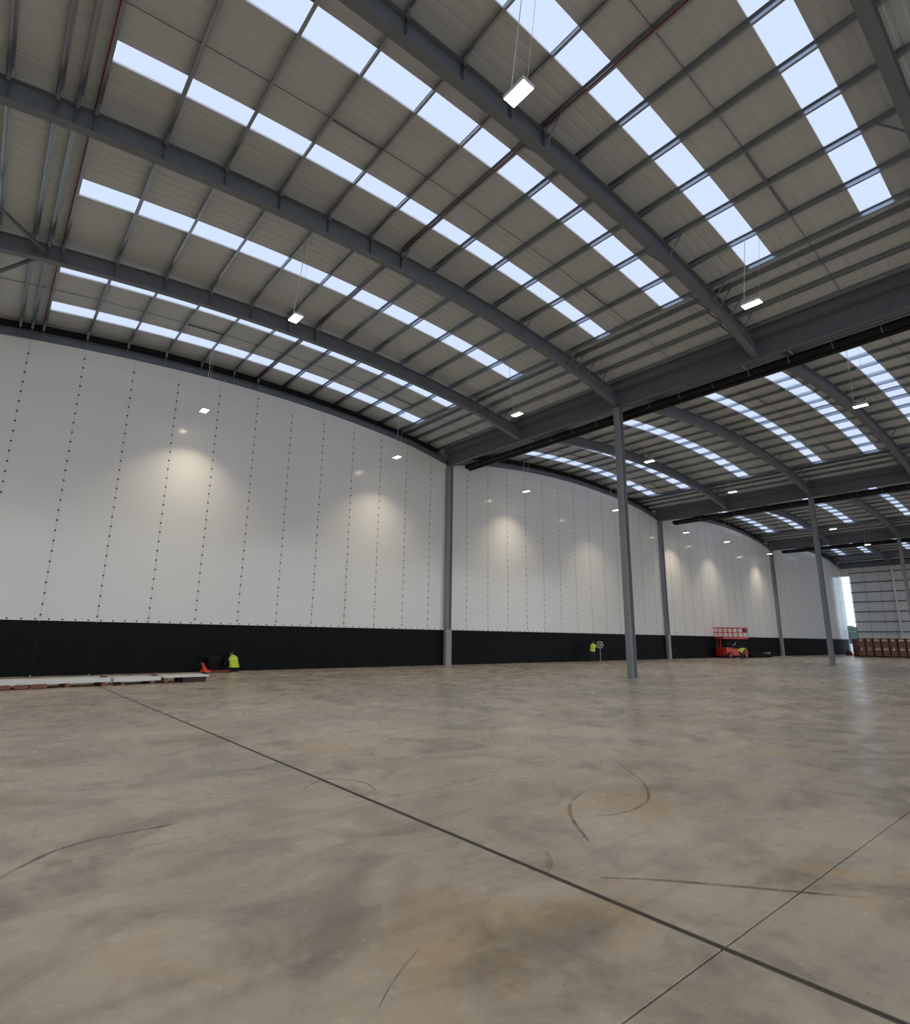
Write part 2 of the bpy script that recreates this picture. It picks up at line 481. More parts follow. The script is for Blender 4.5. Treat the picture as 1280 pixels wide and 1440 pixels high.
for t in range(n):
    a, b_ = -DE + 2 * DE * t / n, -DE + 2 * DE * (t + 1) / n
    rod.tube((a, 0, ZP + 0.15 - drop(a)), (b_, 0, ZP + 0.15 - drop(b_)), 0.014, 5, cap=False)
rod_me = rod.mesh('sag_rod', 'steel')
def strut_mesh(a, b_): return MB().tube((a, 0, ZP + 0.12 - drop(a)), (b_, 0, ZP + 0.12 - drop(b_)), 0.038, 6).mesh('strut', 'steel')
stm = {q: strut_mesh(PURL[q], PURL[q + 1]) for q in (7, 13, 14)}
for i in (0, 1, 2, 3):
    for yy in (27.55, 12.82, 5.36):
        put('sag_rod', rod_me, ceiling, (XA(i), yy, 0))
        for q in ((7, 14) if yy > 10 else (13, 14)):
            put('strut', stm[q], ceiling, (XA(i), yy, 0))

# ------------------------------------------------------------------ rafters
def rafter_parts(gable=False):
    n = 36; ps = [-S / 2 + 0.12 + (S - 0.24) * t / n for t in range(n + 1)]
    zt = (lambda dx: rafter_bottom(dx) + 0.40) if gable else (lambda dx: ZP - 0.06 - drop(dx))
    web = MB()
    k = 0
    for dx in ps:
        web.v += [(dx, -0.008, rafter_bottom(dx) + 0.01), (dx, 0.008, rafter_bottom(dx) + 0.01), (dx, 0.008, zt(dx)), (dx, -0.008, zt(dx))]
    for t in range(n):
        for q in range(4):
            web.f.append((t * 4 + q, t * 4 + (q + 1) % 4, t * 4 + 4 + (q + 1) % 4, t * 4 + 4 + q))
    web.f += [(3, 2, 1, 0), (n * 4, n * 4 + 1, n * 4 + 2, n * 4 + 3)]
    w = 0.15
    bf = MB().prism([(-w, 0), (w, 0), (w, 0.022), (-w, 0.022)], lambda dx, uv: (dx, uv[0], rafter_bottom(dx) + uv[1]), ps)
    tf = MB().prism([(-w, -0.022), (w, -0.022), (w, 0), (-w, 0)], lambda dx, uv: (dx, uv[0], zt(dx) + uv[1]), ps)
    return web.mesh('web', 'steel'), bf.mesh('bottom_flange', 'steel'), tf.mesh('top_flange', 'steel')
web_me, bf_me, tf_me = rafter_parts()
gweb_me, gbf_me, gtf_me = rafter_parts(True)
stiff = {dx: MB().box(-0.006, 0.006, -0.13, -0.008, rafter_bottom(dx) + 0.022, ZP - 0.085 - drop(dx)).box(-0.05, 0.05, -0.16, -0.15, ZP - 0.2 - drop(dx), ZP + 0.2 - drop(dx)).mesh('stiffener', 'purlin') for dx in PURL}
def brace(dx, s):
    zb, zp = rafter_bottom(dx) + 0.03, ZP + 0.05 - drop(dx)
    return MB().tube((0, s * 0.13, zb), (0, s * 0.72, zp), 0.03, 6).mesh('fly_brace', 'steel')
BR = [0.05, 6.99, 10.42, 10.95, 11.82, 12.9]
braces = {(dx, s): brace(dx, s) for dx in BR for s in (-1, 1)}
VN = ['nearest roof vault', 'second roof vault', 'third roof vault', 'farthest roof vault']
for i in (0, 1, 2, 3):
    for k in range(5):
        if (i, k) in ((2, 4), (3, 4), (3, 3)): continue
        if k == 0: lab = f'dark grey arched gable rafter on top of the white wall, {VN[i]}'
        else: lab = f'dark grey arched steel rafter, {ORD[k]} from the white wall, {VN[i]}'
        y = YR[k] + (0.1 if k == 0 else 0)
        r = thing('roof_rafter', lab, 'rafter', (XA(i), y, 0), 0, 'arched roof rafters')
        for nm, me in zip(('web', 'bottom_flange', 'top_flange'), (gweb_me, gbf_me, gtf_me) if k == 0 else (web_me, bf_me, tf_me)): put(nm, me, r)
        if i == 0:
            for dx in PURL[:11]: put('stiffener', stiff[dx], r, (dx, 0, 0))
        if k > 0:
            for dx in (BR if i < 2 else BR[1::2]):
                for s in (-1, 1): put('fly_brace', braces[(dx, s)], r, (dx, 0, 0))

# ------------------------------------------------------------------ valley beams, gutters, rainwater pipes
for v in range(0, 4):
    xv = X0 + v * S
    where = ['nearest valley, over the closest column', 'second valley line', 'third valley line', 'end wall'][v]
    y1, y0 = D - 0.06, YF
    vb = thing('valley_beam', f'deep dark grey steel beam along the {where}', 'beam', (xv, 0, 0), 0, 'valley beams')
    build(MB().box(-0.008, 0.008, y0, y1, 14.46, 15.26), 'web', 'steel', vb)
    build(MB().box(-0.16, 0.16, y0, y1, 14.43, 14.455), 'bottom_flange', 'steel', vb)
    build(MB().box(-0.16, 0.16, y0, y1, 15.265, 15.29), 'top_flange', 'steel', vb)
    g = MB().box(-0.44, 0.44, y0, y1, 15.31, 15.34).box(-0.46, -0.44, y0, y1, 15.31, 15.72).box(0.44, 0.46, y0, y1, 15.31, 15.72)
    if v < 3: build(MB().box(-0.62, -0.43, y0, y1, 15.735, 15.75).box(0.43, 0.62, y0, y1, 15.735, 15.75), 'gutter_flashing', 'gutter_steel', ceiling, (xv, 0, 0))
    if v < 3: tag(build(g, 'valley_gutter', 'gutter_steel', None, (xv, 0, 0)), f'grey metal box gutter above the beam of the {where}', 'gutter', 'valley gutters')
    if v < 3:
        p = thing('rainwater_pipe', f'black rainwater pipes slung beside the beam of the {where}', 'pipe', (xv, 0, 0), 0, 'rainwater pipes')
        for px, pz, pr in ((0.66, 14.24, 0.17), (0.98, 14.13, 0.15)):
            build(MB().tube((px, y0, pz), (px, 29.9, pz), pr, 14), 'pipe', 'pipe_black', p, smooth=False)
        ring = MB()
        for q in range(12):
            w0, w1 = 2 * math.pi * q / 12, 2 * math.pi * (q + 1) / 12
            ring.quad((0.66 + 0.176 * math.cos(w0), -0.02, 14.24 + 0.176 * math.sin(w0)), (0.66 + 0.176 * math.cos(w1), -0.02, 14.24 + 0.176 * math.sin(w1)),
                      (0.66 + 0.176 * math.cos(w1), 0.02, 14.24 + 0.176 * math.sin(w1)), (0.66 + 0.176 * math.cos(w0), 0.02, 14.24 + 0.176 * math.sin(w0)))
        ring.tube((0.66, 0, 14.39), (0.30, 0, 15.30), 0.008, 5)
        rm = ring.mesh('clip', 'steel')
        yy = 28.6
        while yy > 0:
            put('clip', rm, p, (0, yy, 0)); yy -= 1.72
        arm = MB().tube((0.02, 0, 14.39), (0.80, 0, 14.36), 0.035, 6).box(0.72, 0.80, -0.03, 0.03, 14.30, 14.42).mesh('bracket_arm', 'galv')
        for yy in ((9.75, 7.75, 24.5, 23.2) if v == 0 else (24.5, 23.2)): put('bracket_arm', arm, p, (0, yy, 0))

# ------------------------------------------------------------------ columns
def h_column(name, label, x, y, h, casing=False):
    c = thing(name, label, 'column', (x, y, 0), 0, 'steel columns')
    wx, wy = 0.21, 0.155
    for s in (-1, 1):
        build(MB().box(s * wx - 0.011, s * wx + 0.011, -wy, wy, 0, h), 'flange', 'column_steel', c)
    build(MB().box(-wx + 0.011, wx - 0.011, -0.008, 0.008, 0, h), 'web', 'column_steel', c)
    build(MB().box(-wx - 0.07, wx + 0.07, -wy - 0.06, wy + 0.06, 0, 0.025) if not casing else MB().box(-wx - .012, wx + .012, -wy, wy, 0, .02), 'base_plate', 'column_steel', c)
    if casing:
        build(MB().box(-wx - 0.02, wx + 0.02, -wy - 0.02, -wy - 0.004, 0, 2.42).box(-wx - 0.035, -wx - 0.02, -wy - 0.02, 0.05, 0, 2.42).box(wx + 0.02, wx + 0.035, -wy - 0.02, 0.05, 0, 2.42), 'casing', 'casing', c)
    return c
for v in range(3):
    x = X0 + v * S
    h_column('steel_column', ['tall grey steel column standing alone on the floor, nearest and thickest', 'free-standing grey steel column left of the brown cartons',
             'free-standing grey steel column cut by the right edge of the photo'][v], x, YR[2], 14.42)
    h_column('wall_column', ['dark steel column against the white wall, left of the nearest free-standing column',
             'slim dark steel column against the white wall, right of the nearest free-standing column', 'slim steel column against the white wall, right of the red scissor lift'][v],
             x, D - 0.19, 14.42, True)

# ------------------------------------------------------------------ roof bracing and red pipes
zt = lambda x: 16.28 - drop(x - XA(0))
P = [(0.05, YR[1] + 0.0, zt(0.05)), (-3.7, YR[2] + 1.6, zt(-3.7)), (-3.7, YR[0] - 1.4, zt(-3.7))]
tag(build(MB().tube((P[0][0], P[0][1] - 0.2, P[0][2]), P[1], 0.07, 10), 'roof_brace', 'steel', smooth=True), 'dark diagonal brace tube running towards the camera at the left edge', 'brace', 'roof bracing')
tag(build(MB().tube((-0.1, P[0][1] + 0.2, P[0][2]), P[2], 0.07, 10), 'roof_brace', 'steel', smooth=True), 'dark diagonal brace tube running back to the white wall at the left edge', 'brace', 'roof bracing')
for dx, lab in ((0.05, 'thin dark red pipe along the crown purlin of the nearest vault'), (-10.3, 'thin dark red pipe along the left ends of the rooflights')):
    x = XA(0) + dx + (-0.05 if dx >= 0 else 0.0) - (0.05 if dx < 0 else 0)
    z = ZP + 0.01 - drop(dx)
    tag(build(MB().tube((x, YF, z), (x, D - 0.1, z), 0.022, 8), 'sprinkler_pipe', 'red_paint', smooth=True), lab, 'pipe', 'red pipes')

# ------------------------------------------------------------------ end wall
XE = XEND
ew = struct('wall_right', 'far grey clad end wall with dark horizontal rails')
SLOT0, SLOT1, SLOTH = 29.9, 31.16, 13.05
ye = [SLOT0 - 2.05 * k for k in range(40) if SLOT0 - 2.05 * k > YF] + [YF]
zr = [3.7 + 1.64 * k for k in range(-2, 7)]
for a, b_ in zip(ye[1:], ye):
    zz = [0] + [z for z in zr if z > 0.2] + [15.3]
    for c, d in zip(zz, zz[1:]):
        build(MB().box(XE + 0.30, XE + 0.38, a + 0.025, b_ - 0.025, c + 0.01, d - 0.01), 'cladding_panel', 'cladding', ew)
build(MB().box(XE + 0.30, XE + 0.38, SLOT0 + 0.012, D + 0.3, SLOTH + 0.1, 15.3), 'cladding_panel', 'cladding', ew)
build(MB().box(XE + 0.40, XE + 0.44, YF, SLOT0, 0, 15.57).box(XE + 0.40, XE + 0.44, SLOT0, D + 0.4, SLOTH + 0.1, 15.57), 'backing_sheet', 'rail_dark', ew)
for z in zr:
    if z < 0.3: continue
    build(MB().box(XE + 0.12, XE + 0.30, YF, SLOT0 - 0.02, z - 0.07, z + 0.07), 'sheeting_rail', 'rail_dark', ew)
build(MB().box(XEND - 0.49, XE + 0.44, YF, D + 0.4, 15.58, 15.66), 'eaves_closer', 'gutter_steel', ew)
win = struct('window_1', 'tall narrow daylight slot in the far corner')
build(MB().box(XE + 0.22, XE + 0.32, SLOT0, SLOT0 + 0.06, 0, SLOTH).box(XE + 0.22, XE + 0.32, SLOT1, SLOT1 + 0.06, 0, SLOTH).box(XE + 0.22, XE + 0.32, SLOT0, SLOT1 + 0.06, SLOTH, SLOTH + 0.1), 'window_frame', 'rail_dark', win)
zz = [0.0] + [z for z in zr if 0.3 < z < SLOTH - 0.2] + [SLOTH]
for c, d in zip(zz, zz[1:]):
    build(MB().box(XE + 0.265, XE + 0.275, SLOT0 + 0.06, SLOT1, c + 0.025, d - 0.025), 'pane', 'clear_pane', win)
    if c > 0: build(MB().box(XE + 0.25, XE + 0.29, SLOT0 + 0.06, SLOT1, c - 0.025, c + 0.025), 'transom', 'white_fence', win)
for k, y in enumerate((23.77, 9.0)):
    if k: continue
    c = thing('wind_post', 'pale grey post on the far end wall behind the brown cartons', 'column', (XE - 0.05, y, 0))
    for s in (-1, 1): build(MB().box(s * 0.15 - 0.01, s * 0.15 + 0.01, -0.11, 0.11, 0, 14.4), 'flange', 'wind_post', c)
    build(MB().box(-0.14, 0.14, -0.008, 0.008, 0, 14.4), 'web', 'wind_post', c)

build(MB().box(XEND - 0.02, XE + 0.44, D + 0.07, D + 0.36, 0, 16.2), 'corner_flashing', 'cladding', wall)
# unseen left wall; rear wall left out so sky light fills the hall
wl = struct('wall_left', 'plain grey wall out of view on the left', MB().box(XLEFT - 0.2, XLEFT, YF, D + 0.4, 0, 15.6).mesh('wall_left', 'shell'))
wf = struct('floor_added_yard', 'added dark asphalt yard, out of view behind the camera', MB().box(XLEFT - 60, XEND + 60, YF - 80, YF - 0.05, -0.3, -0.02).mesh('floor_added_yard', 'asphalt'))  # unseen ground added outside the open rear, dark to limit bounce onto the roof

# outside, seen through the slot
tag(build(MB().box(XE + 0.5, XE + 60, 0, 75, -0.35, -0.05), 'yard_paving', 'apron'), 'pale yard paving outside the daylight slot', 'paving')['kind'] = 'structure'
tag(build(MB().box(XE + 14, XE + 14.3, 20, 60, -0.06, 1.6).box(XE + 13.95, XE + 14.35, 20, 60, 1.6, 1.7), 'yard_wall', 'white_fence'), 'low white wall in the yard beyond the daylight slot', 'wall')
hb = bmesh.new()
for k in range(14):
    m4 = Matrix.Translation((XE + 24 + random.uniform(-1, 1), 26 + k * 1.6, 2.2 + random.uniform(-.4, .5))) @ Matrix.Diagonal((2.0, 1.6, 2.9, 1))
    bmesh.ops.create_icosphere(hb, subdivisions=3, radius=1.0, matrix=m4)
for v in hb.verts: v.co += Vector((random.uniform(-.22, .22), random.uniform(-.22, .22), random.uniform(-.22, .22)))
me = bpy.data.meshes.new('hedge'); hb.to_mesh(me); hb.free(); me.materials.append(MATS['hedge'])
tag(put('hedge', me), 'dark bluish hedge of trees outside the daylight slot', 'hedge')

# ------------------------------------------------------------------ hanging lamps
LAMPS = [(7.21, 6.61, 'hanging rectangular light, largest and nearest, high up in the upper middle'),
         (18.89, 6.64, 'hanging light in front of the nearest rafter end, by the valley beam'),
         (7.38, 17.96, 'hanging light under the second rafter, left half of the roof'),
         (19.99, 18.79, 'hanging light left of the nearest free-standing column, under the valley purlins'),
         (7.56, 29.26, 'hanging light close to the white wall, leftmost'),
         (19.38, 28.86, 'hanging light close to the white wall, second from the left'),
         (31.86, 29.07, 'hanging light close to the white wall, right of the first wall column'),
         (42.62, 28.12, 'hanging light close to the white wall, half hidden by the nearest column'),
         (32.09, 18.48, 'hanging light just right of the nearest free-standing column, second vault'),
         (43.77, 18.33, 'hanging light near the second valley, above the slim wall column'),
         (31.74, 6.80, 'hanging light of the second vault near the right edge of the photo'),
         (57.20, 29.20, 'hanging light close to the white wall, just right of the slim second wall column'),
         (66.10, 28.89, 'hanging light close to the white wall above the scissor lift'),
         (79.38, 29.30, 'hanging light at the top of the third wall column'),
         (66.00, 18.06, 'hanging light right of the second free-standing column'),
         (79.67, 18.49, 'farthest hanging light, above the far end wall')]
HL = 13.2
hm = MB().box(-0.17, 0.17, -0.30, 0.30, 0.03, 0.09).box(-0.10, 0.10, -0.18, 0.18, 0.09, 0.14).box(-0.17, -0.16, -0.30, 0.30, 0, 0.03).box(0.16, 0.17, -0.30, 0.30, 0, 0.03).box(-0.16, 0.16, -0.30, -0.29, 0, 0.03).box(-0.16, 0.16, 0.29, 0.30, 0, 0.03).mesh('housing', 'housing')
dm = MB().quad((-0.16, -0.29, 0.008), (-0.16, 0.29, 0.008), (0.16, 0.29, 0.008), (0.16, -0.29, 0.008))
dme = bpy.data.meshes.new('diffuser'); dme.from_pydata(dm.v, [], dm.f); dme.materials.append(MATS['lamp_diffuser'])
def lamp(x, y, lab, group='hanging lights'):
    i = math.floor((x - X0) / S) + 1
    zt_ = ZP - drop(x - XA(i))
    t = thing('hanging_light', lab, 'light', (x, y, HL), 0, group)
    put('housing', hm, t); put('diffuser', dme, t)
    ld = bpy.data.lights.new('beam', 'AREA'); ld.shape = 'RECTANGLE'; ld.size, ld.size_y = 0.30, 0.56
    ld.energy = LAMP_W; ld.spread = math.radians(105); ld.color = (1.0, 0.87, 0.66)
    bo = bpy.data.objects.new('beam', ld); COL.objects.link(bo); bo.parent = t; bo.location = (0, 0, -0.005)
    dx = min(PURL, key=lambda p: abs(p - (x - XA(i))))
    w = MB()
    for s in (-1, 1): w.tube((0, s * 0.25, 0.09), (dx - (x - XA(i)), s * 0.25, ZP - drop(dx) - HL + 0.02), 0.011 if s > 0 else 0.005, 5)
    build(w, 'suspension_wire', 'paper', t)
for a in LAMPS: lamp(*a)
for x in (-5.0, -17.0, -28.0):
    for y in (-17.0, -5.2, 6.8, 18.6, 29.4): lamp(x, y, 'hanging light out of view to the left of the camera', 'hanging lights out of view on the left')
for x in (7.4, 19.3, 32.4, 44.5, 57.0, 67.2, 81.0, 94.0, 105.0):
    for y in (-5.2, -17.0): lamp(x, y, 'hanging light out of view behind the camera', 'hanging lights out of view behind')
for x in (57.0, 67.2, 81.0, 94.0, 105.0): lamp(x, 6.8, 'hanging light out of view beyond the right edge', 'hanging lights out of view on the right')
# ------------------------------------------------------------------ white sheets stacked on the floor
def panel_stack(x, y, L, W, rz, lab, boards, z0=0.1, layers=2):
    t = thing('panel_stack', lab, 'panels', (x, y, 0), rz, 'white panel stacks')
    for k in range(layers):
        build(MB().box(0, L, -W / 2, W / 2, z0 + k * 0.07, z0 + k * 0.07 + 0.066), 'panel', 'panel_sheet', t)
    for q in boards: build(MB().box(q - 0.06, q + 0.06, -W / 2 - 0.06, W / 2 + 0.03, 0, z0 - 0.002), 'bearer', 'wood', t)
    return t
ps1 = panel_stack(0.85, 24.80, 3.32, 1.15, math.radians(3), 'white panel stack on wooden bearers, leftmost on the floor', (0.15, 1.0, 2.0, 3.1), 0.14, 2)
for q in range(3): build(MB().box(0.02 + q * 0.5, 0.4 + q * 0.5, -0.66, -0.58, 0.02, 0.15), 'bearer_end', 'wood', ps1)
ps2 = panel_stack(4.28, 25.0, 1.6, 1.15, math.radians(3), 'short white panel stack in the middle of the three on the floor', (0.3, 1.3), 0.12, 2)
ps3 = panel_stack(5.96, 25.08, 1.75, 1.1, math.radians(4), 'white panel stack on a dark pallet, nearest the pallet truck', (0.1,), 0.20, 1)
build(MB().box(0.75, 1.65, -0.5, 0.5, 0.0, 0.04).box(0.75, 1.65, -0.5, -0.42, 0.04, 0.197).box(0.75, 1.65, 0.42, 0.5, 0.04, 0.197).box(0.75, 1.65, -0.05, 0.05, 0.04, 0.197), 'pallet', 'pallet_dark', ps3)
for st_, L in ((ps1, 3.2), (ps2, 1.5)):
    build(MB().box(L - 0.1, L + 0.05, -0.3, 0.1, 0.28, 0.36), 'wedge_block', 'wood', st_)

# ------------------------------------------------------------------ pallet truck and bin
pt = thing('pallet_truck', 'red hand pallet truck parked by the black band, beside the kneeling worker', 'pallet truck', (9.0, 29.85, 0), math.radians(5))
build(MB().box(0.02, 0.32, -0.28, 0.28, 0.06, 0.17).box(0.05, 0.20, -0.12, 0.12, 0.17, 0.25), 'body', 'orange_red', pt)
for s in (-1, 1): build(MB().box(0.30, 1.30, s * 0.2 - 0.08, s * 0.2 + 0.08, 0.06, 0.12).box(1.15, 1.27, s * .2 - .05, s * .2 + .05, 0.0, 0.06), 'fork', 'red_paint', pt)
h = build(MB().box(0.03, 0.17, -0.06, 0.06, 0.24, 0.30).tube((0.10, 0, 0.24), (-0.02, 0, 0.50), 0.075, 8), 'tiller', 'orange_red', pt)
build(MB().tube((-0.03, -0.14, 0.53), (-0.03, 0.14, 0.53), 0.022, 8).tube((-0.03, 0, 0.50), (-0.16, 0, 0.47), 0.03, 6).tube((-0.16, 0, 0.47), (-0.22, 0, 0.30), 0.025, 6), 'grip', 'rubber', h)
for s in (-1, 1): build(MB().tube((0.1, s * 0.06, 0.08), (0.1, s * 0.12, 0.08), 0.08, 14), 'wheel', 'rubber', pt)
bn = thing('waste_bin', 'dark plastic wheeled bin standing against the black band', 'bin', (9.75, 30.75, 0))
mb = MB(); mb.v = [(-.24, -.24, .06), (.24, -.24, .06), (.24, .24, .06), (-.24, .24, .06), (-.31, -.33, .70), (.31, -.33, .70), (.31, .31, .70), (-.31, .31, .70)]
mb.f = [(0, 3, 2, 1), (4, 5, 6, 7), (0, 1, 5, 4), (1, 2, 6, 5), (2, 3, 7, 6), (3, 0, 4, 7)]
build(mb, 'tub', 'bin_dark', bn); build(MB().box(-.34, .34, -.37, .35, .705, .75).tube((-.3, .37, .73), (.3, .37, .73), .02, 6), 'lid', 'grey_bin' if 'grey_bin' in MATS else 'rubber', bn)
for s in (-1, 1): build(MB().tube((s * .20, .2, .1), (s * .26, .2, .1), .1, 12), 'wheel', 'rubber', bn)

# ------------------------------------------------------------------ people
def skin_body(name, joints, edges, mat, parent, sub=2):
    """joints: name -> (xyz, radius); first joint is the root"""
    keys = list(joints)
    me = bpy.data.meshes.new(name)
    me.from_pydata([joints[k][0] for k in keys], [(keys.index(a), keys.index(b_)) for a, b_ in edges], [])
    o = bpy.data.objects.new(name, me); COL.objects.link(o)
    o.modifiers.new('skin', 'SKIN'); s = o.modifiers.new('sub', 'SUBSURF'); s.levels = sub; s.render_levels = sub
    for k, sv in zip(keys, me.skin_vertices[0].data):
        r = joints[k][1]; sv.radius = r if isinstance(r, tuple) else (r, r)
    me.skin_vertices[0].data[0].use_root = True
    dg = bpy.context.evaluated_depsgraph_get()
    m2 = bpy.data.meshes.new_from_object(o.evaluated_get(dg))
    bpy.data.objects.remove(o)
    m2.materials.clear(); m2.materials.append(MATS[mat])
    for p in m2.polygons: p.use_smooth = True; p.material_index = 0
    o2 = put(name, m2, parent); return o2
def body_colors(o, rules):
    """second material slots by height: clothing and skin on one continuous body"""
    me = o.data
    for m, fn in rules:
        me.materials.append(MATS[m]); idx = len(me.materials) - 1
        for p in me.polygons:
            if fn(p.center): p.material_index = idx
def fingers(mb, w, d, side):
    """five fingers from a wrist point w along direction d"""
    w, d = Vector(w), Vector(d).normalized(); s = Vector(side).normalized()
    for k in range(4):
        a = w + d * 0.07 + s * (k - 1.5) * 0.019
        m_ = a + d * (0.045 + 0.006 * (1.5 - abs(k - 1.5))); n = d.cross(s)
        e = m_ + (d * 0.6 + n * 0.8).normalized() * 0.035
        mb.tube(a, m_, 0.0095, 6).tube(m_, e, 0.009, 6)
    a = w + d * 0.02 - s * 0.03
    mb.tube(a, a + (d - s).normalized() * 0.05, 0.011, 6)
def head_parts(t, c, fwd, hat=None):
    c, f = Vector(c), Vector(fwd).normalized(); u = Vector((0, 0, 1)); u = (u - f * u.dot(f)).normalized(); r = f.cross(u)
    face = MB()
    face.tube(c + f * 0.085 + u * 0.02, c + f * 0.115 - u * 0.02, 0.012, 6)
    for s in (-1, 1):
        face.tube(c + r * s * 0.078, c + r * s * 0.092, 0.028, 8)
    build(face, 'nose_and_ears', 'skin', t)
    eyes = MB()
    for s in (-1, 1): eyes.tube(c + f * 0.075 + r * s * 0.033 + u * 0.02, c + f * 0.094 + r * s * 0.033 + u * 0.02, 0.011, 8)
    eyes.tube(c + f * 0.088 - u * 0.055 - r * 0.025, c + f * 0.088 - u * 0.055 + r * 0.025, 0.006, 6)
    build(eyes, 'eyes_and_mouth', 'hair', t)
    bm = bmesh.new(); bmesh.ops.create_icosphere(bm, subdivisions=3, radius=1.0)
    bmesh.ops.delete(bm, geom=[v for v in bm.verts if v.co.z < -0.15 and v.co.y > -0.3], context='VERTS')
    M = Matrix((r, f, u)).transposed().to_4x4(); M.translation = c + u * 0.028 - f * 0.012
    bmesh.ops.transform(bm, matrix=M @ Matrix.Diagonal((0.092, 0.108, 0.112, 1)), verts=bm.verts)
    me = bpy.data.meshes.new('hair'); bm.to_mesh(me); bm.free(); me.materials.append(MATS[hat or 'hair'])
    for p in me.polygons: p.use_smooth = True
    put('hair', me, t)

def vest_shell(t, chain, mat='vest'):
    """sleeveless vest: rings (centre, half width, half depth, side vector, depth vector) joined into one shell"""
    mb = MB(); n = 20
    rings = []
    for (c, a, b_, sv, dv) in chain:
        c, sv, dv = Vector(c), Vector(sv).normalized(), Vector(dv).normalized()
        k = len(mb.v)
        for q in range(n):
            w = 2 * math.pi * q / n
            ca, sa = math.cos(w), math.sin(w)
            ca = math.copysign(abs(ca) ** 0.75, ca); sa = math.copysign(abs(sa) ** 0.85, sa)
            mb.v.append(tuple(c + sv * a * ca + dv * b_ * sa))
        rings.append(k)
    for r0, r1 in zip(rings, rings[1:]):
        for q in range(n): mb.f.append((r0 + q, r0 + (q + 1) % n, r1 + (q + 1) % n, r1 + q))
    o = build(mb, 'vest', mat, t, smooth=True)
    return o
def vest_bands(v, chain, heights):
    for hgt in heights:
        k = int(hgt); fr = hgt - k
        A, B2 = chain[k], chain[k + 1]
        c0 = Vector(A[0]).lerp(Vector(B2[0]), fr); c1 = Vector(A[0]).lerp(Vector(B2[0]), min(1, fr + 0.3))
        a0, b0 = A[1] + (B2[1] - A[1]) * fr + 0.006, A[2] + (B2[2] - A[2]) * fr + 0.006
        sv, dv = Vector(A[3]).normalized(), Vector(A[4]).normalized()
        mb = MB(); n = 20
        for c in (c0, c1):
            for q in range(n):
                w = 2 * math.pi * q / n; ca, sa = math.cos(w), math.sin(w)
                ca = math.copysign(abs(ca) ** 0.75, ca); sa = math.copysign(abs(sa) ** 0.85, sa)
                mb.v.append(tuple(c + sv * a0 * ca + dv * b0 * sa))
        for q in range(n): mb.f.append((q, (q + 1) % n, n + (q + 1) % n, n + q))
        build(mb, 'reflective_band', 'reflective', v, smooth=True)

E_STAND = [('hip', 'belly'), ('belly', 'chest'), ('chest', 'neck'), ('neck', 'head'), ('head', 'crown'),
           ('chest', 'shL'), ('shL', 'elL'), ('elL', 'wrL'), ('wrL', 'haL'), ('chest', 'shR'), ('shR', 'elR'), ('elR', 'wrR'), ('wrR', 'haR'),
           ('hip', 'thL'), ('thL', 'knL'), ('knL', 'anL'), ('anL', 'toL'), ('hip', 'thR'), ('thR', 'knR'), ('knR', 'anR'), ('anR', 'toR')]
# kneeling worker, back to the camera, facing the wall (+y)
kw = thing('person', 'person in a yellow high-visibility vest kneeling at the black band beside the bin', 'person', (10.68, 30.35, 0), math.radians(6))
J = dict(hip=((0, -0.10, 0.30), (0.16, 0.13)), belly=((0, -0.03, 0.46), (0.15, 0.11)), chest=((0, 0.10, 0.68), (0.17, 0.12)), neck=((0, 0.22, 0.82), 0.055), head=((0, 0.30, 0.88), (0.085, 0.095)), crown=((0, 0.36, 0.95), (0.07, 0.08)),
         shL=((-0.19, 0.13, 0.72), 0.065), elL=((-0.27, 0.30, 0.52), 0.048), wrL=((-0.20, 0.50, 0.42), 0.035), haL=((-0.17, 0.56, 0.40), 0.04),
         shR=((0.19, 0.13, 0.72), 0.065), elR=((0.30, 0.28, 0.50), 0.048), wrR=((0.22, 0.48, 0.36), 0.035), haR=((0.19, 0.54, 0.34), 0.04),
         thL=((-0.11, -0.08, 0.26), 0.11), knL=((-0.14, 0.27, 0.085), 0.075), anL=((-0.13, -0.14, 0.075), 0.05), toL=((-0.13, -0.30, 0.055), 0.045),
         thR=((0.11, -0.08, 0.26), 0.11), knR=((0.16, 0.27, 0.085), 0.075), anR=((0.14, -0.14, 0.075), 0.05), toR=((0.14, -0.30, 0.055), 0.045))
b = skin_body('body', J, E_STAND, 'trousers', kw)
body_colors(b, [('skin', lambda c: (c.z > 0.80 and c.y > 0.20) or (c.y > 0.47))])
head_parts(kw, (0, 0.32, 0.90), (0, 0.85, -0.5))
fm = MB(); fingers(fm, (-0.18, 0.54, 0.41), (0.1, 1, -0.3), (1, 0, 0)); fingers(fm, (0.2, 0.52, 0.35), (-0.1, 1, -0.3), (-1, 0, 0)); build(fm, 'fingers', 'skin', kw)
ch = [((0, -0.13, 0.24), 0.25, 0.19, (1, 0, 0), (0, 1, 0)), ((0, -0.06, 0.42), 0.225, 0.175, (1, 0, 0), (0, 1, -.3)), ((0, 0.03, 0.58), 0.225, 0.17, (1, 0, 0), (0, 1, -.4)), ((0, 0.11, 0.70), 0.23, 0.15, (1, 0, 0), (0, 1, -.6)), ((0, 0.17, 0.79), 0.13, 0.11, (1, 0, 0), (0, 1, -.6))]
v = vest_shell(kw, ch); vest_bands(v, ch, (0.9, 2.1))

# standing worker, side on, leaning to the round tool
sw = thing('person', 'person in a yellow vest standing and holding a round fan at the black band', 'person', (41.05, 30.1, 0), math.radians(-75))
